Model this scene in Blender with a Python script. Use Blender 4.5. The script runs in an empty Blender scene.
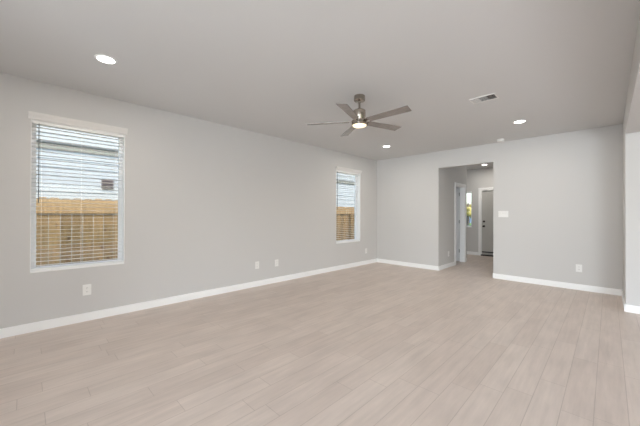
import bpy, bmesh, math, random
from mathutils import Vector, Matrix
random.seed(7)
S = bpy.context.scene
COL = S.collection
PI = math.pi

# ------------------------------------------------------------------ camera, world, sun, large lights, exposure
CAM = dict(f=292.07, yaw=math.radians(44.6835), pitch=math.radians(0.2472), roll=math.radians(0.1582), h=1.28686)
def make_camera():
    cy, sy = math.cos(CAM['yaw']), math.sin(CAM['yaw'])
    cp, sp = math.cos(CAM['pitch']), math.sin(CAM['pitch'])
    fw = Vector((-sy*cp, cy*cp, sp)); rt = Vector((cy, sy, 0)); up = rt.cross(fw)
    cr, sr = math.cos(CAM['roll']), math.sin(CAM['roll'])
    r2 = rt*cr + up*sr; u2 = up*cr - rt*sr
    M = Matrix((r2, u2, -fw)).transposed().to_4x4()
    M.translation = (0, 0, CAM['h'])
    c = bpy.data.cameras.new('camera'); c.sensor_width = 36; c.lens = CAM['f']*36/640
    c.clip_start = 0.02; c.clip_end = 300
    o = bpy.data.objects.new('camera', c); COL.objects.link(o); o.matrix_world = M
    S.camera = o
make_camera()

w = bpy.data.worlds.new('sky'); S.world = w; w.use_nodes = True
nt = w.node_tree; nt.nodes.clear()
sky = nt.nodes.new('ShaderNodeTexSky'); sky.sky_type = 'NISHITA'; sky.sun_disc = False
sky.sun_elevation = math.radians(58); sky.sun_rotation = math.radians(100); sky.air_density = 1.0; sky.dust_density = 3.0
bg = nt.nodes.new('ShaderNodeBackground'); bg.inputs['Strength'].default_value = 0.78
wo = nt.nodes.new('ShaderNodeOutputWorld')
nt.links.new(sky.outputs[0], bg.inputs[0]); nt.links.new(bg.outputs[0], wo.inputs[0])

sl = bpy.data.lights.new('sun', 'SUN'); sl.energy = 1.3; sl.angle = math.radians(2); sl.color = (1, .96, .9)
so = bpy.data.objects.new('sun', sl); COL.objects.link(so)
so.rotation_euler = Vector((-0.52, 0.06, -0.85)).to_track_quat('-Z', 'Y').to_euler()

def area(name, loc, d, sx, sy, power, color):
    l = bpy.data.lights.new(name, 'AREA'); l.shape = 'RECTANGLE'; l.size = sx; l.size_y = sy
    l.energy = power; l.color = color
    o = bpy.data.objects.new(name, l); COL.objects.link(o); o.location = loc
    o.rotation_euler = Vector(d).to_track_quat('-Z', 'Y').to_euler()
# added lamps standing in for daylight from unseen openings behind the camera
LC = (.85, .935, 1.005)
P_FILL_L, P_FILL_R, P_UPFILL_R, P_CAN, P_UPFILL_REAR = 170, 20, 412, 10.6, 15
area('added_fill_left', (0.0, -5.60, 1.25), (0, 1, 0), 2.2, 2.2, P_FILL_L, LC)
area('added_fill_right', (3.0, -5.60, 1.25), (0, 1, 0), 2.6, 2.2, P_FILL_R, LC)
# added low lamps aimed up to brighten the ceiling, standing in for ground bounce
area('added_upfill_right', (3.0, -5.65, .42), (0, 1, .6), 2.6, .6, P_UPFILL_R, LC)
area('added_upfill_rear', (-2.2, -1.95, .5), (0, 1, 2.5), 1.0, .5, P_UPFILL_REAR, LC)

S.view_settings.view_transform = 'Standard'; S.view_settings.look = 'None'
S.view_settings.gamma = 1; S.view_settings.use_curve_mapping = False
S.view_settings.exposure = 0.03
S.cycles.diffuse_bounces = 8; S.cycles.max_bounces = 14; S.cycles.transparent_max_bounces = 16
S.cycles.sample_clamp_indirect = 6.0

# ------------------------------------------------------------------ materials
def mat(name, col, rough=.5, metal=0, spec=.5, noise=None, bump=None, emit=None):
    m = bpy.data.materials.new(name); m.use_nodes = True
    t = m.node_tree; b = t.nodes['Principled BSDF']
    b.inputs['Base Color'].default_value = (*col, 1); b.inputs['Roughness'].default_value = rough
    b.inputs['Metallic'].default_value = metal; b.inputs['Specular IOR Level'].default_value = spec
    if noise or bump:
        tc = t.nodes.new('ShaderNodeTexCoord')
    if noise:
        sc, amt, stretch = noise
        mp = t.nodes.new('ShaderNodeMapping'); mp.inputs['Scale'].default_value = stretch
        n = t.nodes.new('ShaderNodeTexNoise'); n.inputs['Scale'].default_value = sc; n.inputs['Detail'].default_value = 4
        r = t.nodes.new('ShaderNodeMapRange'); r.inputs['From Min'].default_value = .3; r.inputs['From Max'].default_value = .7
        r.inputs['To Min'].default_value = 1-amt; r.inputs['To Max'].default_value = 1+amt
        h = t.nodes.new('ShaderNodeMix'); h.data_type = 'RGBA'; h.blend_type = 'MULTIPLY'; h.inputs['Factor'].default_value = 1
        h.inputs[6].default_value = (*col, 1)
        t.links.new(tc.outputs['Object'], mp.inputs[0]); t.links.new(mp.outputs[0], n.inputs['Vector'])
        t.links.new(n.outputs['Fac'], r.inputs['Value']); t.links.new(r.outputs[0], h.inputs[7])
        t.links.new(h.outputs[2], b.inputs['Base Color'])
    if bump:
        sc, st = bump
        n2 = t.nodes.new('ShaderNodeTexNoise'); n2.inputs['Scale'].default_value = sc
        bp = t.nodes.new('ShaderNodeBump'); bp.inputs['Strength'].default_value = st; bp.inputs['Distance'].default_value = .004
        t.links.new(tc.outputs['Object'], n2.inputs['Vector']); t.links.new(n2.outputs['Fac'], bp.inputs['Height'])
        t.links.new(bp.outputs[0], b.inputs['Normal'])
    if emit:
        b.inputs['Emission Color'].default_value = (*emit[0], 1); b.inputs['Emission Strength'].default_value = emit[1]
    return m

M = {}
M['wall'] = mat('wall_paint', (.60, .588, .576), .75, spec=.25, bump=(90, .08))
M['ceiling'] = mat('ceiling_paint', (.64, .638, .634), .85, spec=.2, bump=(60, .1))
M['trim'] = mat('white_trim_paint', (.91, .91, .905), .4)
M['vinyl'] = mat('white_vinyl', (.93, .93, .93), .35)
M['blind'] = mat('white_blind', (.87, .87, .86), .45)
M['valance'] = mat('off_white_valance', (.74, .725, .705), .45)
M['wand'] = mat('backlit_wand_grey', (.10, .11, .11), .4)  # backlit look of the wand put into a dark colour
M['plate'] = mat('white_plastic', (.82, .81, .79), .35)
M['slot'] = mat('dark_slot', (.03, .03, .03), .6)
M['nickel'] = mat('brushed_nickel', (.41, .365, .315), .22, metal=1, noise=(30, .12, (1, 1, 1)))
M['bronze'] = mat('dark_bronze', (.045, .04, .037), .4, metal=.6)
M['blade'] = mat('weathered_wood_blade', (.25, .22, .20), .27, noise=(9, .25, (1, 14, 1)))
M['lens'] = mat('lit_lens', (.9, .9, .9), .5, emit=((1, .97, .92), 9))
M['warm_lens'] = mat('lit_warm_lens', (.9, .85, .75), .5, emit=((1, .80, .48), 1.25))
M['vent'] = mat('white_enamel', (.74, .73, .71), .4)
M['duct'] = mat('duct_shade', (.035, .035, .035), .8)
M['door'] = mat('grey_door_paint', (.50, .49, .465), .45)
M['white_door'] = mat('white_door_paint', (.78, .79, .80), .4)
M['siding'] = mat('pale_blue_siding', (.30, .322, .322), .6, noise=(3, .04, (1, 1, 1)))
M['band'] = mat('beige_band', (.185, .185, .15), .6)
M['strip'] = mat('dark_strip', (.06, .065, .065), .5)
M['louvre'] = mat('brown_vent', (.10, .075, .065), .5)
M['roof'] = mat('shingle', (.11, .10, .095), .9, noise=(20, .3, (1, 1, 1)))
M['ground'] = mat('lawn_ground', (.10, .14, .05), .95, noise=(12, .4, (1, 1, 1)))
M['leaf'] = mat('leaf_green', (.09, .16, .04), .7, noise=(14, .4, (1, 1, 1)))
M['leaf2'] = mat('leaf_olive', (.32, .26, .06), .7, noise=(10, .4, (1, 1, 1)))
M['bark'] = mat('bark', (.09, .065, .045), .9, noise=(20, .3, (1, 1, .2)))
M['house2'] = mat('blue_grey_siding', (.22, .28, .36), .6)

def fence_mat(name, col):
    m = mat(name, col, .75, spec=.2)
    t = m.node_tree; b = t.nodes['Principled BSDF']
    g = t.nodes.new('ShaderNodeNewGeometry'); tc = t.nodes.new('ShaderNodeTexCoord')
    mp = t.nodes.new('ShaderNodeMapping'); mp.inputs['Scale'].default_value = (14, 14, 1.6)
    n = t.nodes.new('ShaderNodeTexNoise'); n.inputs['Scale'].default_value = 2.2; n.inputs['Detail'].default_value = 5
    cr = t.nodes.new('ShaderNodeValToRGB')
    d, l = [tuple(c*k for c in col) for k in (.62, 1.18)]
    cr.color_ramp.elements[0].color = (*d, 1); cr.color_ramp.elements[0].position = .25
    cr.color_ramp.elements[1].color = (*l, 1); cr.color_ramp.elements[1].position = .72
    mr = t.nodes.new('ShaderNodeMapRange'); mr.inputs['To Min'].default_value = .72; mr.inputs['To Max'].default_value = 1.2
    mx = t.nodes.new('ShaderNodeMix'); mx.data_type = 'RGBA'; mx.blend_type = 'MULTIPLY'; mx.inputs['Factor'].default_value = 1
    # knots
    v = t.nodes.new('ShaderNodeTexVoronoi'); v.inputs['Scale'].default_value = 1.0
    mp2 = t.nodes.new('ShaderNodeMapping'); mp2.inputs['Scale'].default_value = (6.2, 6.2, 3.6)
    kr = t.nodes.new('ShaderNodeValToRGB'); kr.color_ramp.elements[0].color = (.35, .25, .2, 1); kr.color_ramp.elements[1].color = (1, 1, 1, 1)
    kr.color_ramp.elements[0].position = .06; kr.color_ramp.elements[1].position = .17
    mk = t.nodes.new('ShaderNodeMix'); mk.data_type = 'RGBA'; mk.blend_type = 'MULTIPLY'; mk.inputs['Factor'].default_value = 1
    L = t.links.new
    L(tc.outputs['Object'], mp.inputs[0]); L(mp.outputs[0], n.inputs['Vector']); L(n.outputs['Fac'], cr.inputs[0])
    L(g.outputs['Random Per Island'], mr.inputs['Value']); L(cr.outputs[0], mx.inputs[6]); L(mr.outputs[0], mx.inputs[7])
    L(tc.outputs['Object'], mp2.inputs[0]); L(mp2.outputs[0], v.inputs['Vector']); L(v.outputs['Distance'], kr.inputs[0])
    L(mx.outputs[2], mk.inputs[6]); L(kr.outputs[0], mk.inputs[7]); L(mk.outputs[2], b.inputs['Base Color'])
    return m
M['fence'] = fence_mat('cedar_pickets', (.27, .178, .080))
M['rail'] = fence_mat('cedar_rail', (.34, .228, .112))

def floor_mat():
    m = mat('wood_look_plank_tile', (.5, .45, .4), .42, spec=.4)
    t = m.node_tree; b = t.nodes['Principled BSDF']; L = t.links.new
    tc = t.nodes.new('ShaderNodeTexCoord')
    mp = t.nodes.new('ShaderNodeMapping'); mp.inputs['Rotation'].default_value = (0, 0, PI/2); mp.inputs['Location'].default_value = (.3, .07, 0)
    br = t.nodes.new('ShaderNodeTexBrick')
    br.offset = 0; br.squash = 1
    br.inputs['Color1'].default_value = (.637, .545, .486, 1); br.inputs['Color2'].default_value = (.677, .587, .527, 1)
    br.inputs['Mortar'].default_value = (.51, .43, .38, 1)
    br.inputs['Scale'].default_value = 1; br.inputs['Mortar Size'].default_value = .0022; br.inputs['Mortar Smooth'].default_value = .2
    br.inputs['Bias'].default_value = 0; br.inputs['Brick Width'].default_value = 1.0; br.inputs['Row Height'].default_value = .158
    # grain along the planks
    mp2 = t.nodes.new('ShaderNodeMapping'); mp2.inputs['Scale'].default_value = (26, 2.2, 1)
    n = t.nodes.new('ShaderNodeTexNoise'); n.inputs['Scale'].default_value = 1; n.inputs['Detail'].default_value = 6; n.inputs['Roughness'].default_value = .6
    r = t.nodes.new('ShaderNodeMapRange'); r.inputs['From Min'].default_value = .25; r.inputs['From Max'].default_value = .75
    r.inputs['To Min'].default_value = .9; r.inputs['To Max'].default_value = 1.09
    mp3 = t.nodes.new('ShaderNodeMapping'); mp3.inputs['Scale'].default_value = (5, 2.2, 1)
    n3 = t.nodes.new('ShaderNodeTexNoise'); n3.inputs['Scale'].default_value = 1; n3.inputs['Detail'].default_value = 3
    r3 = t.nodes.new('ShaderNodeMapRange'); r3.inputs['From Min'].default_value = .3; r3.inputs['From Max'].default_value = .7
    r3.inputs['To Min'].default_value = .95; r3.inputs['To Max'].default_value = 1.05
    ml = t.nodes.new('ShaderNodeMath'); ml.operation = 'MULTIPLY'
    mx = t.nodes.new('ShaderNodeMix'); mx.data_type = 'RGBA'; mx.blend_type = 'MULTIPLY'; mx.inputs['Factor'].default_value = 1
    sp = t.nodes.new('ShaderNodeSeparateXYZ'); cb = t.nodes.new('ShaderNodeCombineXYZ'); wn = t.nodes.new('ShaderNodeTexWhiteNoise'); wn.noise_dimensions = '1D'
    def math_(op, a, b_=None):
        k = t.nodes.new('ShaderNodeMath'); k.operation = op
        for i_, v_ in enumerate((a, b_)):
            if v_ is None: continue
            if isinstance(v_, (int, float)): k.inputs[i_].default_value = v_
            else: L(v_, k.inputs[i_])
        return k.outputs[0]
    L(tc.outputs['Object'], mp.inputs[0]); L(mp.outputs[0], sp.inputs[0])
    row = math_('FLOOR', math_('DIVIDE', sp.outputs[1], .158))
    L(row, wn.inputs['W'])
    L(math_('ADD', sp.outputs[0], math_('MULTIPLY', wn.outputs['Value'], 7.3)), cb.inputs[0]); L(sp.outputs[1], cb.inputs[1])
    L(cb.outputs[0], br.inputs['Vector'])
    L(tc.outputs['Object'], mp2.inputs[0]); L(mp2.outputs[0], n.inputs['Vector']); L(n.outputs['Fac'], r.inputs['Value'])
    L(tc.outputs['Object'], mp3.inputs[0]); L(mp3.outputs[0], n3.inputs['Vector']); L(n3.outputs['Fac'], r3.inputs['Value'])
    L(r.outputs[0], ml.inputs[0]); L(r3.outputs[0], ml.inputs[1])
    L(br.outputs['Color'], mx.inputs[6]); L(ml.outputs[0], mx.inputs[7]); L(mx.outputs[2], b.inputs['Base Color'])
    bp = t.nodes.new('ShaderNodeBump'); bp.inputs['Strength'].default_value = .35; bp.inputs['Distance'].default_value = .002; bp.invert = True
    L(br.outputs['Fac'], bp.inputs['Height']); L(bp.outputs[0], b.inputs['Normal'])
    return m
M['floor'] = floor_mat()

def glass_mat():
    m = bpy.data.materials.new('window_glass'); m.use_nodes = True
    t = m.node_tree; t.nodes.clear()
    a = t.nodes.new('ShaderNodeBsdfTransparent'); a.inputs[0].default_value = (.95, .97, .96, 1)
    g = t.nodes.new('ShaderNodeBsdfGlossy'); g.inputs['Roughness'].default_value = .02
    lw = t.nodes.new('ShaderNodeLayerWeight'); lw.inputs['Blend'].default_value = .5
    p5 = t.nodes.new('ShaderNodeMath'); p5.operation = 'POWER'; p5.inputs[1].default_value = 5
    f = t.nodes.new('ShaderNodeMath'); f.operation = 'MULTIPLY_ADD'; f.inputs[1].default_value = .7; f.inputs[2].default_value = .025
    t.links.new(lw.outputs['Facing'], p5.inputs[0]); t.links.new(p5.outputs[0], f.inputs[0])
    x = t.nodes.new('ShaderNodeMixShader'); o = t.nodes.new('ShaderNodeOutputMaterial')
    t.links.new(f.outputs[0], x.inputs[0]); t.links.new(a.outputs[0], x.inputs[1]); t.links.new(g.outputs[0], x.inputs[2])
    t.links.new(x.outputs[0], o.inputs[0])
    return m
M['glass'] = glass_mat()

# ------------------------------------------------------------------ mesh helpers
def box(bm, x0, x1, y0, y1, z0, z1, mtx=None):
    vs = [bm.verts.new((x, y, z)) for x in (x0, x1) for y in (y0, y1) for z in (z0, z1)]
    for f in ((0, 1, 3, 2), (4, 6, 7, 5), (0, 4, 5, 1), (2, 3, 7, 6), (0, 2, 6, 4), (1, 5, 7, 3)):
        bm.faces.new([vs[i] for i in f])
    if mtx is not None:
        for v in vs: v.co = mtx @ v.co
    return vs
def prism(bm, pts, axis, a, b):
    """extrude the closed 2-D outline pts along axis from a to b"""
    def P(u, v, s):
        return {'x': (s, u, v), 'y': (u, s, v), 'z': (u, v, s)}[axis]
    A = [bm.verts.new(P(u, v, a)) for u, v in pts]; B = [bm.verts.new(P(u, v, b)) for u, v in pts]
    bm.faces.new(A); bm.faces.new(B[::-1]); n = len(pts)
    for i in range(n):
        bm.faces.new((A[i], B[i], B[(i+1) % n], A[(i+1) % n]))
def lathe(bm, prof, seg=48, c=(0, 0, 0)):
    rings = []
    for r, z in prof:
        if r < 1e-6: rings.append([bm.verts.new((c[0], c[1], c[2]+z))])
        else: rings.append([bm.verts.new((c[0]+r*math.cos(2*PI*k/seg), c[1]+r*math.sin(2*PI*k/seg), c[2]+z)) for k in range(seg)])
    for A, B in zip(rings, rings[1:]):
        for k in range(seg):
            q = [A[k % len(A)], A[(k+1) % len(A)], B[(k+1) % len(B)], B[k % len(B)]]
            u = []
            for v in q:
                if v not in u: u.append(v)
            if len(u) > 2: bm.faces.new(u)
def obj(name, bm, m, parent=None, bevel=0, smooth=False, loc=None, seg=2):
    bmesh.ops.recalc_face_normals(bm, faces=bm.faces)
    me = bpy.data.meshes.new(name); bm.to_mesh(me); bm.free()
    o = bpy.data.objects.new(name, me); COL.objects.link(o); me.materials.append(M[m])
    if parent: o.parent = parent
    if loc: o.location = loc
    if smooth:
        for p in me.polygons: p.use_smooth = True
        me.set_sharp_from_angle(angle=math.radians(35))
    if bevel:
        b = o.modifiers.new('bevel', 'BEVEL'); b.width = bevel; b.segments = seg; b.limit_method = 'ANGLE'
    return o
def bx(name, m, parent, *c, bevel=0):
    bm = bmesh.new(); box(bm, *c); return obj(name, bm, m, parent, bevel)
def struct(o):
    o['kind'] = 'structure'; return o
def tag(o, label, cat, group=None):
    o['label'] = label; o['category'] = cat
    if group: o['group'] = group
    return o
def thing(name, label, cat, loc=(0, 0, 0), rot=(0, 0, 0), group=None):
    o = bpy.data.objects.new(name, None); COL.objects.link(o); o.location = loc; o.rotation_euler = rot
    o.empty_display_size = .1
    return tag(o, label, cat, group)
def copy_tree(o, parent=None):
    c = o.copy(); COL.objects.link(c)
    if parent: c.parent = parent
    for ch in list(o.children): copy_tree(ch, c)
    return c
def holes(bm, axis, a, b, s0, s1, z0, z1, hs):
    """wall slab (thickness a..b along axis) spanning s0..s1, z0..z1 with rectangular holes"""
    us = sorted({s0, s1, *[h[0] for h in hs], *[h[1] for h in hs]})
    zs = sorted({z0, z1, *[h[2] for h in hs], *[h[3] for h in hs]})
    def solid(i, j):
        u, z = (us[i]+us[i+1])/2, (zs[j]+zs[j+1])/2
        return not any(h[0] < u < h[1] and h[2] < z < h[3] for h in hs)
    for i in range(len(us)-1):
        j = 0
        while j < len(zs)-1:
            if not solid(i, j): j += 1; continue
            k = j
            while k < len(zs)-1 and solid(i, k): k += 1
            if axis == 'x': box(bm, a, b, us[i], us[i+1], zs[j], zs[k])
            else: box(bm, us[i], us[i+1], a, b, zs[j], zs[k])
            j = k
# ------------------------------------------------------------------ the setting
XL, YB, XR, YP, H, ZH = -4.457, 6.697, 0.158, 5.643, 2.74, 2.375
XH, XH2, YC, YF = -2.788, -1.668, 8.568, 10.12       # hallway walls, corner, front wall
XE, YS, WT = 4.8, -5.5, .155
W1 = (.043, .910, .640, 2.330); W2 = (5.030, 5.950, .610, 2.330)
W3 = (-3.62, -3.137, .88, 2.04)
SIDE = (7.25, 8.05, 1.0, 2.2)

def wall(name, fn, m='wall'):
    bm = bmesh.new(); fn(bm); return struct(obj(name, bm, m))
struct(bx('floor', 'floor', None, XL-WT, XE+WT, YS-WT, YF+WT, -.15, 0))
struct(bx('ceiling', 'ceiling', None, XL-WT, XE+WT, YS-WT, YF+WT, H, H+.2))
wall('wall_left', lambda b: holes(b, 'x', XL-WT, XL, YS-WT, YF+WT, 0, H, [W1, W2, SIDE]))
wall('wall_back', lambda b: holes(b, 'y', YB, YB+WT, XL, XR, 0, H, [(XH, XH2, 0, 2.36)]))
def right(b):
    box(b, XR, XE, YP, YB+WT, 0, H)
    box(b, XR, XR+.165, -1.3, YP, ZH, H)
wall('wall_right', right)
wall('wall_hall_left', lambda b: (holes(b, 'x', XH-.122, XH, YB+WT, YC, 0, H, [(7.745, 8.402, 0, 2.04)]), box(b, XL, XH-.122, YC-.12, YC, 0, H)))
wall('wall_hall_right', lambda b: box(b, XH2, XH2+.14, YB+WT, YF, 0, H))
wall('wall_front', lambda b: holes(b, 'y', YF, YF+WT, XL, XR, 0, H, [W3, (-2.875, -1.93, 0, 2.06)]))
wall('wall_south', lambda b: holes(b, 'y', YS-WT, YS, XL, XE, 0, H, [(-1.2, 4.4, .12, 2.35)]))
wall('wall_unseen_rear', lambda b: holes(b, 'y', -1.755, -1.6, XL, -1.445, 0, H, [(-2.75, -1.65, .35, 2.3)]))  # unseen partition, placed for its shade and pierced for the added rear lamp
wall('wall_unseen_rear_side', lambda b: box(b, -1.6, -1.445, YS, -1.755, 0, H))
wall('wall_east', lambda b: holes(b, 'x', XE, XE+WT, YS, YP, 0, H, [(-1.1, 3.9, .12, 2.35)]))
# baseboards
BH, BT = .100, .015
def base(name, *segs):
    bm = bmesh.new()
    for x0, x1, y0, y1 in segs: box(bm, x0, x1, y0, y1, 0, BH)
    return struct(obj(name, bm, 'trim', None, .004))
base('baseboard_left', (XL, XL+BT, -1.6, YB))
base('baseboard_back', (XL+BT, XH, YB-BT, YB), (XH2, XR-BT, YB-BT, YB))
base('baseboard_right', (XR-BT, XR, YP-BT, YB-.0), (XR, XE, YP-BT, YP))
base('baseboard_hall', (XH, XH+BT, YB, 7.675), (XH, XH+BT, 8.478, YC), (XH2-BT, XH2, YB, YF))
base('baseboard_front', (XL, -2.946, YF-BT, YF), (-1.86, XH2-BT, YF-BT, YF))
# outside ground
bm = bmesh.new(); box(bm, -60, 40, -40, 90, -.45, -.2); struct(obj('ground', bm, 'ground'))

# windows: vinyl frame + glass + inner sill; the drywall returns are the wall itself
def window(name, axis, w, face, outward):
    u0, u1, z0, z1 = w
    d0, d1 = face+outward*.100, face+outward*.150
    fr = .046
    def seg(bm, a, b, c, d, t0=None, t1=None):
        e0, e1 = sorted((t0 if t0 is not None else d0, t1 if t1 is not None else d1))
        if axis == 'x': box(bm, e0, e1, a, b, c, d)
        else: box(bm, a, b, e0, e1, c, d)
    r = bpy.data.objects.new(name, None); COL.objects.link(r); struct(r)
    bm = bmesh.new()
    seg(bm, u0, u0+fr, z0, z1); seg(bm, u1-fr, u1, z0, z1)
    seg(bm, u0+fr, u1-fr, z0, z0+fr); seg(bm, u0+fr, u1-fr, z1-fr, z1)
    obj('window_frame', bm, 'vinyl', r, .003)
    bm = bmesh.new(); g = (d0+d1)/2
    seg(bm, u0+fr, u1-fr, z0+fr, z1-fr, g, g+outward*.005); obj('glass_pane', bm, 'glass', r)
    # white painted liner of the recess
    bm = bmesh.new(); q = .006
    seg(bm, u0, u0+q, z0+.02, z1, face, d0); seg(bm, u1-q, u1, z0+.02, z1, face, d0); seg(bm, u0+q, u1-q, z1-q, z1, face, d0)
    obj('window_jamb', bm, 'trim', r)
    bm = bmesh.new()
    seg(bm, u0, u1, z0, z0+.02, face, d0)
    obj('window_sill', bm, 'trim', r, .003)
    return r
window('window_1', 'x', W1, XL, -1)
window('window_2', 'x', W2, XL, -1)
window('window_3', 'y', W3, YF, 1)

# front door
d = bpy.data.objects.new('door_1', None); COL.objects.link(d); struct(d)
DX0, DX1, DZ = -2.855, -1.95, 2.04
bm = bmesh.new()
box(bm, DX0, DX1, YF+.045, YF+.088, .035, DZ)
# raised stiles and rails round a vertical planked panel
for a in ((DX0, DX0+.12, .035, DZ), (DX1-.12, DX1, .035, DZ), (DX0+.12, DX1-.12, DZ-.12, DZ), (DX0+.12, DX1-.12, .035, .26)):
    box(bm, a[0], a[1], YF+.035, YF+.045, a[2], a[3])
n = 6; pw = (DX1-DX0-.24)/n
for k in range(n): box(bm, DX0+.12+k*pw+.005, DX0+.12+(k+1)*pw-.005, YF+.040, YF+.045, .26, DZ-.12)
obj('door_leaf', bm, 'door', d, .002)
bm = bmesh.new(); Rm = Matrix.Rotation(PI/2, 3, 'X')
def lat_y(bm, prof, x, z, y, seg=28):
    """lathe about the y axis, growing toward -y"""
    b2 = bmesh.new(); lathe(b2, prof, seg)
    for v in b2.verts: v.co = Vector((x+v.co.x, y-v.co.z, z+v.co.y))
    me = bpy.data.meshes.new('t'); b2.to_mesh(me); b2.free(); bm.from_mesh(me); bpy.data.meshes.remove(me)
lat_y(bm, [(0, 0), (.032, 0), (.032, .012), (.024, .022), (0, .022)], DX0+.065, 1.075, YF+.035)
obj('deadbolt', bm, 'bronze', d, smooth=True)
bm = bmesh.new()
lat_y(bm, [(0, 0), (.033, 0), (.033, .010), (.014, .014), (.011, .05), (.026, .058), (.028, .075), (.018, .088), (0, .09)], DX0+.065, .925, YF+.035)
obj('door_knob', bm, 'bronze', d, smooth=True)
bm = bmesh.new(); box(bm, -2.875, -1.93, YF-.01, YF+.12, 0, .035); obj('threshold', bm, 'bronze', d, .006)
bm = bmesh.new()
box(bm, DX0+.005, DX1-.005, YF+.026, YF+.035, .10, .135); obj('door_sweep', bm, 'slot', d)
bm = bmesh.new()
box(bm, -2.875, DX0, YF, YF+.11, .035, 2.06); box(bm, DX1, -1.93, YF, YF+.11, .035, 2.06); box(bm, DX0, DX1, YF, YF+.11, DZ, 2.06)
obj('door_jamb', bm, 'trim', d)
bm = bmesh.new(); cw = .065
box(bm, -2.94, -2.875, YF-.018, YF, 0, 2.06); box(bm, -1.93, -1.865, YF-.018, YF, 0, 2.06); box(bm, -2.94, -1.865, YF-.018, YF, 2.06, 2.13)
struct(obj('trim_1', bm, 'trim', None, .004))
# side room doorway with its leaf standing open
d = bpy.data.objects.new('door_2', None); COL.objects.link(d); struct(d)
y0, y1, zt = 7.745, 8.402, 2.04; xj = XH-.122
bm = bmesh.new()
box(bm, xj, XH, y0, y0+.018, 0, zt); box(bm, xj, XH, y1-.018, y1, 0, zt); box(bm, xj, XH, y0+.018, y1-.018, zt-.018, zt)
obj('door_jamb', bm, 'trim', d)
bm = bmesh.new(); lx1, lx0 = xj-.012, xj-.012-.61
box(bm, lx0, lx1, y1-.020, y1+.015, .02, zt-.025)
for zz in ((.22, .95), (1.12, 1.88)):      # raised panels
    box(bm, lx0+.12, lx1-.12, y1-.027, y1-.020, zz[0], zz[1])
obj('door_leaf', bm, 'white_door', d, .003)
bm = bmesh.new()
for zz in (.25, 1.05, 1.80):
    box(bm, xj-.012, xj, y1-.030, y1-.018, zz, zz+.09)
obj('hinge', bm, 'bronze', d, .002)
bm = bmesh.new()
lat_y(bm, [(0, 0), (.032, 0), (.032, .008), (.012, .012), (.010, .04), (.025, .048), (.026, .065), (0, .075)], lx0+.065, .925, y1-.020)
obj('door_knob', bm, 'bronze', d, smooth=True)
bm = bmesh.new()
box(bm, XH, XH+.018, y0-.065, y0+.005, 0, zt); box(bm, XH, XH+.018, y1-.005, y1+.072, 0, zt); box(bm, XH, XH+.018, y0-.065, y1+.072, zt, zt+.068)
struct(obj('trim_2', bm, 'trim', None, .004))

# ------------------------------------------------------------------ blinds
def blind(label, w, axis, face, sgn, valance=True, wand=True, step=.0438):
    """hung in the recess; sgn = direction pointing into the room along the wall normal"""
    u0, u1, z0, z1 = w
    r = thing('window_blind', label, 'blind', group='window blinds' if valance else None)
    L = (u1-u0); c = (u0+u1)/2
    # built in local frame: s along the wall, n toward the room, z up; then mapped
    def put(name, bm, m, bevel=0):
        for v in bm.verts:
            s, n, z = v.co
            v.co = Vector((face+sgn*n, c+s, z)) if axis == 'x' else Vector((c+s, face+sgn*n, z))
        return obj(name, bm, m, r, bevel)
    hs = L/2-.009
    nb = -.045                                # slat centre line, inside the recess
    bm = bmesh.new(); zb = z0+.038
    z = zb+.03; top = z1-.075
    cnt = int((top-z)/step)+1
    for k in range(cnt):
        zz = z+k*step
        q = .0004                          # slats tipped a touch, room edge up
        pts = [(nb-.025, zz-q), (nb, zz+.0008), (nb+.025, zz+q), (nb+.025, zz+q+.0022), (nb, zz+.0030), (nb-.025, zz-q+.0022)]
        prism(bm, pts, 'x', -hs, hs)
    put('slats', bm, 'blind')
    bm = bmesh.new(); box(bm, -hs, hs, nb-.026, nb+.026, z0+.021, z0+.040); put('bottom_rail', bm, 'blind', .003)
    bm = bmesh.new(); box(bm, -hs, hs, nb-.028, nb+.028, z1-.055, z1-.0065); put('headrail', bm, 'blind', .002)
    for f in ((-.40, 0, .40) if L > .6 else (-.3, .3)):
        bm = bmesh.new()
        for n_ in (nb-.0262, nb+.0262): box(bm, f*L-.0006, f*L+.0006, n_-.0006, n_+.0006, z0+.04, z1-.055)
        put('ladder_cord', bm, 'blind')
    if valance:
        bm = bmesh.new()
        prof = [(.0, z1-.018), (.010, z1-.018), (.013, z1-.006), (.020, z1+.010), (.032, z1+.028), (.040, z1+.042), (.042, z1+.056), (.0, z1+.056)]
        prism(bm, prof, 'x', -L/2-.022, L/2+.024)
        put('valance', bm, 'valance', .0015)
    if wand:
        bm = bmesh.new()
        b2 = [(-.0045, -.0045), (.0045, -.0045), (.0045, .0045), (-.0045, .0045)]
        prism(bm, [(-L/2+.064+a, -.012+b) for a, b in b2], 'z', 1.40, z1-.05)
        put('tilt_wand', bm, 'wand', .002)
    return r
blind('white slatted blind over the large window on the left', W1, 'x', XL, 1)
blind('white slatted blind over the narrow-looking window near the far corner', W2, 'x', XL, 1)
blind('small white blind on the slim window beside the front door', W3, 'y', YF, -1, valance=False, wand=False)

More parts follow.
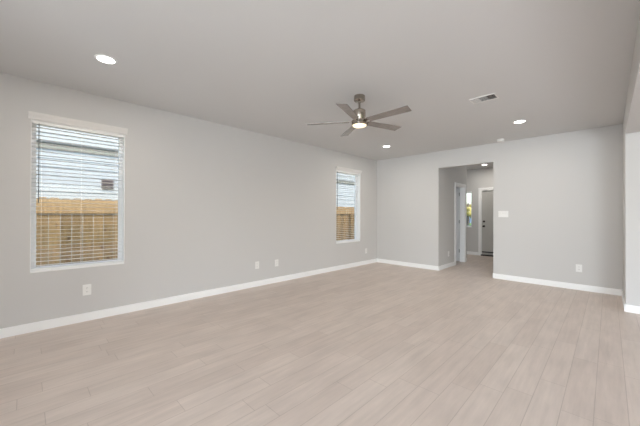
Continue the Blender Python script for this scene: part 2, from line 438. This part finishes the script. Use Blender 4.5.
# ------------------------------------------------------------------ ceiling fan
FX, FY = -2.175, 2.883
fan = thing('ceiling_fan', 'brushed nickel five-bladed ceiling fan with a lit lamp, hanging from the ceiling', 'ceiling fan', (FX, FY, H))
bm = bmesh.new(); lathe(bm, [(0, 0), (.066, 0), (.068, -.006), (.068, -.058), (.062, -.066), (.030, -.070), (.022, -.085), (0, -.085)]); obj('canopy', bm, 'nickel', fan, smooth=True)
bm = bmesh.new(); lathe(bm, [(0, -.07), (.0125, -.07), (.0125, -.145), (.020, -.150), (.026, -.172), (0, -.172)], 24); obj('downrod', bm, 'nickel', fan, smooth=True)
bm = bmesh.new(); lathe(bm, [(0, -.165), (.030, -.167), (.066, -.174), (.075, -.182), (.075, -.292), (.070, -.300), (0, -.300)]); obj('motor_housing', bm, 'nickel', fan, smooth=True)
bm = bmesh.new(); lathe(bm, [(0, -.302), (.088, -.302), (.095, -.307), (.095, -.358), (.091, -.362), (.085, -.362), (.085, -.352), (0, -.352)]); kit = obj('light_kit', bm, 'nickel', fan, smooth=True)
bm = bmesh.new(); lathe(bm, [(0, -.351), (.0845, -.351), (.0845, -.362), (.078, -.372), (.050, -.378), (0, -.380)]); obj('lamp_lens', bm, 'warm_lens', kit, smooth=True)
PITCH = math.radians(-11)
SAG = Matrix.Rotation(math.radians(-1.1), 4, Vector((-.703, .711, 0)))      # the rotor hangs a touch out of level
for k in range(5):
    a = math.radians(2.5+72*k)
    # blade: long board, slightly wider at the tip, slanted end
    MT = Matrix.Translation((0, 0, -.317)) @ SAG @ Matrix.Rotation(a, 4, 'Z') @ Matrix.Rotation(PITCH, 4, 'X')
    bm = bmesh.new()
    pts = [(.125, -.048), (.655, -.062), (.645, .062), (.125, .048)]
    prism(bm, pts, 'z', -.0035, .0035)
    for v in bm.verts: v.co = MT @ v.co
    bl = obj('blade', bm, 'blade', fan, .0015)
    bm = bmesh.new()
    prism(bm, [(.088, -.020), (.12, -.030), (.185, -.034), (.195, -.020), (.195, .020), (.185, .034), (.12, .030), (.088, .020)], 'z', .0036, .0075)
    for v in bm.verts: v.co = MT @ v.co
    obj('blade_bracket', bm, 'nickel', bl, .001)
pl = bpy.data.lights.new('fan_lamp_light', 'AREA'); pl.shape = 'DISK'; pl.size = .16; pl.energy = 3; pl.color = (1, .78, .5)
po = bpy.data.objects.new('fan_lamp_light', pl); COL.objects.link(po); po.parent = fan; po.location = (0, 0, -.385)

# ------------------------------------------------------------------ recessed lights
def make_can(label, loc):
    r = thing('recessed_light', label, 'ceiling light', loc, group='recessed ceiling lights')
    bm = bmesh.new(); lathe(bm, [(.069, -.0005), (.088, -.0005), (.089, -.003), (.084, -.006), (.072, -.008), (.069, -.007), (.069, -.0005)], 40)
    obj('trim_ring', bm, 'trim', r, smooth=True)
    bm = bmesh.new(); lathe(bm, [(0, -.001), (.0685, -.001), (.0685, -.006), (0, -.007)], 40); obj('lamp_lens', bm, 'lens', r, smooth=True)
    l = bpy.data.lights.new('recessed_lamp', 'AREA'); l.shape = 'DISK'; l.size = .14; l.energy = P_CAN; l.color = (1, .95, .87)
    o = bpy.data.objects.new('recessed_lamp', l); COL.objects.link(o); o.parent = r; o.location = (0, 0, -.015)
    return r
can = make_can('round lit recessed light in the ceiling above the large left window', (-3.36, .53, H))
for lab, loc in (('lit recessed light in the ceiling near the far left corner of the room', (-3.37, 5.418, H)),
                 ('lit recessed light in the ceiling between the air vent and the back wall', (-.988, 5.412, H)),
                 ('lit recessed light in the hallway ceiling in front of the front door', (-2.562, 9.369, H))):
    c = copy_tree(can); c.location = loc; c['label'] = lab

# ------------------------------------------------------------------ ceiling vent and smoke detector
v = thing('air_vent', 'white rectangular three-way air vent in the ceiling right of the fan', 'air vent', (-1.11, 4.028, H))
vx, vy = .146, .100
bm = bmesh.new(); f = .014
for a in ((-vx, vx, -vy, -vy+f), (-vx, vx, vy-f, vy), (-vx, -vx+f, -vy+f, vy-f), (vx-f, vx, -vy+f, vy-f)): box(bm, *a, -.009, 0)
obj('vent_frame', bm, 'vent', v, .003)
bm = bmesh.new(); box(bm, -vx+f, vx-f, -vy+f, vy-f, -.0015, -.0005); obj('duct_shade_sheet', bm, 'duct', v)  # dark sheet stands in for the shade inside the duct
ix, iy = vx-f, vy-f; t = 2*ix/3
for (cx, ang, ax) in ((-t, -55, 'Y'), (0, 12, 'X'), (t, 50, 'Y')):
    bm = bmesh.new()
    n = 7 if ax == 'Y' else 9
    for k in range(n):
        if ax == 'Y':
            T = Matrix.Translation((cx-t/2+t*(k+.5)/n, 0, -.006)) @ Matrix.Rotation(math.radians(ang), 4, 'Y')
            hw_ = .0045
            box(bm, -hw_, hw_, -iy, iy, -.0006, .0006, T)
        else:
            T = Matrix.Translation((cx, -iy+2*iy*(k+.5)/n, -.006)) @ Matrix.Rotation(math.radians(ang), 4, 'X')
            box(bm, -t/2, t/2, -.0062, .0062, -.0006, .0006, T)
    obj('louvers', bm, 'vent', v)
s = thing('smoke_detector', 'small round white smoke detector on the ceiling by the back wall', 'smoke detector', (-1.486, 6.453, H))
bm = bmesh.new(); lathe(bm, [(0, 0), (.066, 0), (.066, -.010), (0, -.010)], 40); obj('mounting_base', bm, 'plate', s, smooth=True)
bm = bmesh.new(); lathe(bm, [(0, -.010), (.060, -.010), (.060, -.016), (.062, -.020), (.060, -.036), (.050, -.044), (.020, -.046), (0, -.046)], 40); obj('detector_body', bm, 'plate', s, smooth=True)

# ------------------------------------------------------------------ outlets and switches (local: plate faces +x, z up)
def outlet(label, loc, rz, group='wall outlets'):
    r = thing('wall_outlet', label, 'outlet', loc, (0, 0, rz), group)
    bm = bmesh.new(); box(bm, 0, .006, -.041, .041, -.064, .064); obj('cover_plate', bm, 'plate', r, .002)
    for zc in (-.021, .021):
        bm = bmesh.new(); prism(bm, [(.014*math.cos(q)+.003*(1 if math.cos(q) > 0 else -1), zc+.0165*math.sin(q)) for q in [2*PI*k/20 for k in range(20)]], 'x', .006, .0085)
        f_ = obj('receptacle', bm, 'plate', r)
        bm = bmesh.new()
        for yy in (-.0065, .0065): box(bm, .0085, .0088, yy-.0012, yy+.0012, zc-.001, zc+.008)
        box(bm, .0085, .0088, -.002, .002, zc-.011, zc-.007)
        obj('slots', bm, 'slot', f_)
    return r
o1 = outlet('white wall outlet low on the left wall below the large window', (XL, .530, .373), 0)
for lab, loc, rz in (('left one of the two white outlets mid-way along the left wall', (XL, 2.914, .377), 0),
                     ('right one of the two white outlets mid-way along the left wall', (XL, 3.344, .367), 0),
                     ('white wall outlet on the left wall between the far window and the corner', (XL, 6.200, .345), 0),
                     ('white wall outlet low on the back wall right of the hallway opening', (-.366, YB, .373), -PI/2),
                     ('pale outlet on the hallway wall before the side doorway', (XH, 7.29, .33), 0)):
    c = copy_tree(o1); c.location = loc; c.rotation_euler = (0, 0, rz); c['label'] = lab
sw = thing('light_switch', 'white triple rocker light switch on the back wall beside the hallway opening', 'light switch', (-1.493, YB, 1.300), (0, 0, -PI/2))
bm = bmesh.new(); box(bm, 0, .006, -.086, .086, -.062, .062); obj('cover_plate', bm, 'plate', sw, .002)
for yc in (-.046, 0, .046):
    bm = bmesh.new(); prism(bm, [(.006, -.033), (.0085, -.033), (.0075, 0), (.0105, .033), (.006, .033)], 'y', yc-.016, yc+.016)
    obj('rocker', bm, 'plate', sw, .0006)

# ------------------------------------------------------------------ outdoors
FXX = -6.5
fe = thing('wooden_fence', 'tall cedar picket fence with a board rail outside the left windows', 'fence', (FXX, 4, -.2))
bm = bmesh.new(); y = -6.0
while y < 16:
    zt = 1.545+random.uniform(-.012, .012)+.2; pw = .138; e = .03
    prism(bm, [(y-4, 0.03), (y-4+pw, .03), (y-4+pw, zt-e), (y-4+pw-e, zt), (y-4+e, zt), (y-4, zt-e)], 'x', -.018, 0)
    y += .146
obj('pickets', bm, 'fence', fe)
for zc, hh in ((1.400, .225), (.30, .09)):
    bm = bmesh.new(); box(bm, 0.0005, .027, -10, 12, zc-hh/2+.2, zc+hh/2+.2); obj('rail', bm, 'rail', fe, .004)
for yp in (-3.6, -1.2, 1.45, 3.8, 5.9, 8.05, 10.2, 12.6):
    bm = bmesh.new(); box(bm, .0275, .115, yp-4-.045, yp-4+.045, 0, 1.50); obj('post', bm, 'fence', fe, .004)

HX = -8.5
ho = thing('neighbour_house', 'pale blue lap-sided house wall standing behind the cedar fence', 'house', (HX, 4, -.2))
bm = bmesh.new()
box(bm, -6, -.03, -11, 13, 0, 5.8)
lap = .178; z = 0
while z < 5.8:
    if not 2.83 < z+lap/2 < 2.99+.03:
        prism(bm, [(-.03, z), (.0, z), (-.012, z+lap), (-.03, z+lap)], 'y', -11, 13)
    z += lap
obj('siding_wall', bm, 'siding', ho)
bm = bmesh.new(); box(bm, -.03, .03, -11, 13, 2.885, 2.985); obj('band_board', bm, 'band', ho)
bm = bmesh.new(); box(bm, -.03, .055, -11, 13, 2.985, 3.005); obj('top_strip', bm, 'strip', ho)  # dark strip along the top of the band board
g = bx('wall_vent', 'louvre', ho, -.01, .03, 1.27-4, 1.50-4, 2.07, 2.29)
bm = bmesh.new()
for k in range(6): box(bm, .03, .045, 1.285-4, 1.485-4, 2.085+k*.034, 2.100+k*.034)
obj('vent_louvers', bm, 'louvre', g)
bm = bmesh.new(); prism(bm, [(.45, 5.7), (.45, 5.85), (-3.0, 7.6), (-6.45, 5.85), (-6.45, 5.7)], 'y', -11.4, 13.4); obj('roof', bm, 'roof', ho)

# the street side seen through the slim window beside the front door
def crown(bm, c, r, n, seed):
    rnd = random.Random(seed)
    for k in range(n):
        v = Vector((rnd.gauss(0, 1), rnd.gauss(0, 1), rnd.gauss(0, .8))).normalized()*rnd.random()**.4*r
        m = bmesh.ops.create_icosphere(bm, subdivisions=2, radius=r*rnd.uniform(.25, .45))
        for w_ in m['verts']: w_.co = w_.co*rnd.uniform(.93, 1.07)+v+Vector(c)
t = thing('street_tree', 'olive-leaved tree outside the slim window by the front door', 'tree', (-6.9, 21.5, -.2))
bm = bmesh.new(); lathe(bm, [(.12, 0), (.09, .6), (.07, 2.2), (0, 2.3)], 12); obj('trunk', bm, 'bark', t, smooth=True)
bm = bmesh.new(); crown(bm, (0, 0, 1.75), .5, 26, 3); obj('foliage', bm, 'leaf2', t)
t = thing('garden_shrub', 'low green shrub in the front yard outside the slim window', 'shrub', (-4.7, 15, -.2))
bm = bmesh.new(); crown(bm, (0, 0, .5), .62, 24, 5)
for q in bm.verts: q.co.z = max(q.co.z, 0)
obj('foliage', bm, 'leaf', t)
hs_ = thing('street_house', 'blue-grey house across the street beyond the front yard', 'house', (-13, 44, -.2))
bx('house_wall', 'house2', hs_, -8, 8, 0, 8, 0, 2.1)
bm = bmesh.new(); prism(bm, [(-8.5, 2.05), (8.5, 2.05), (0, 3.0)], 'y', -.5, 8.5); obj('roof', bm, 'roof', hs_)
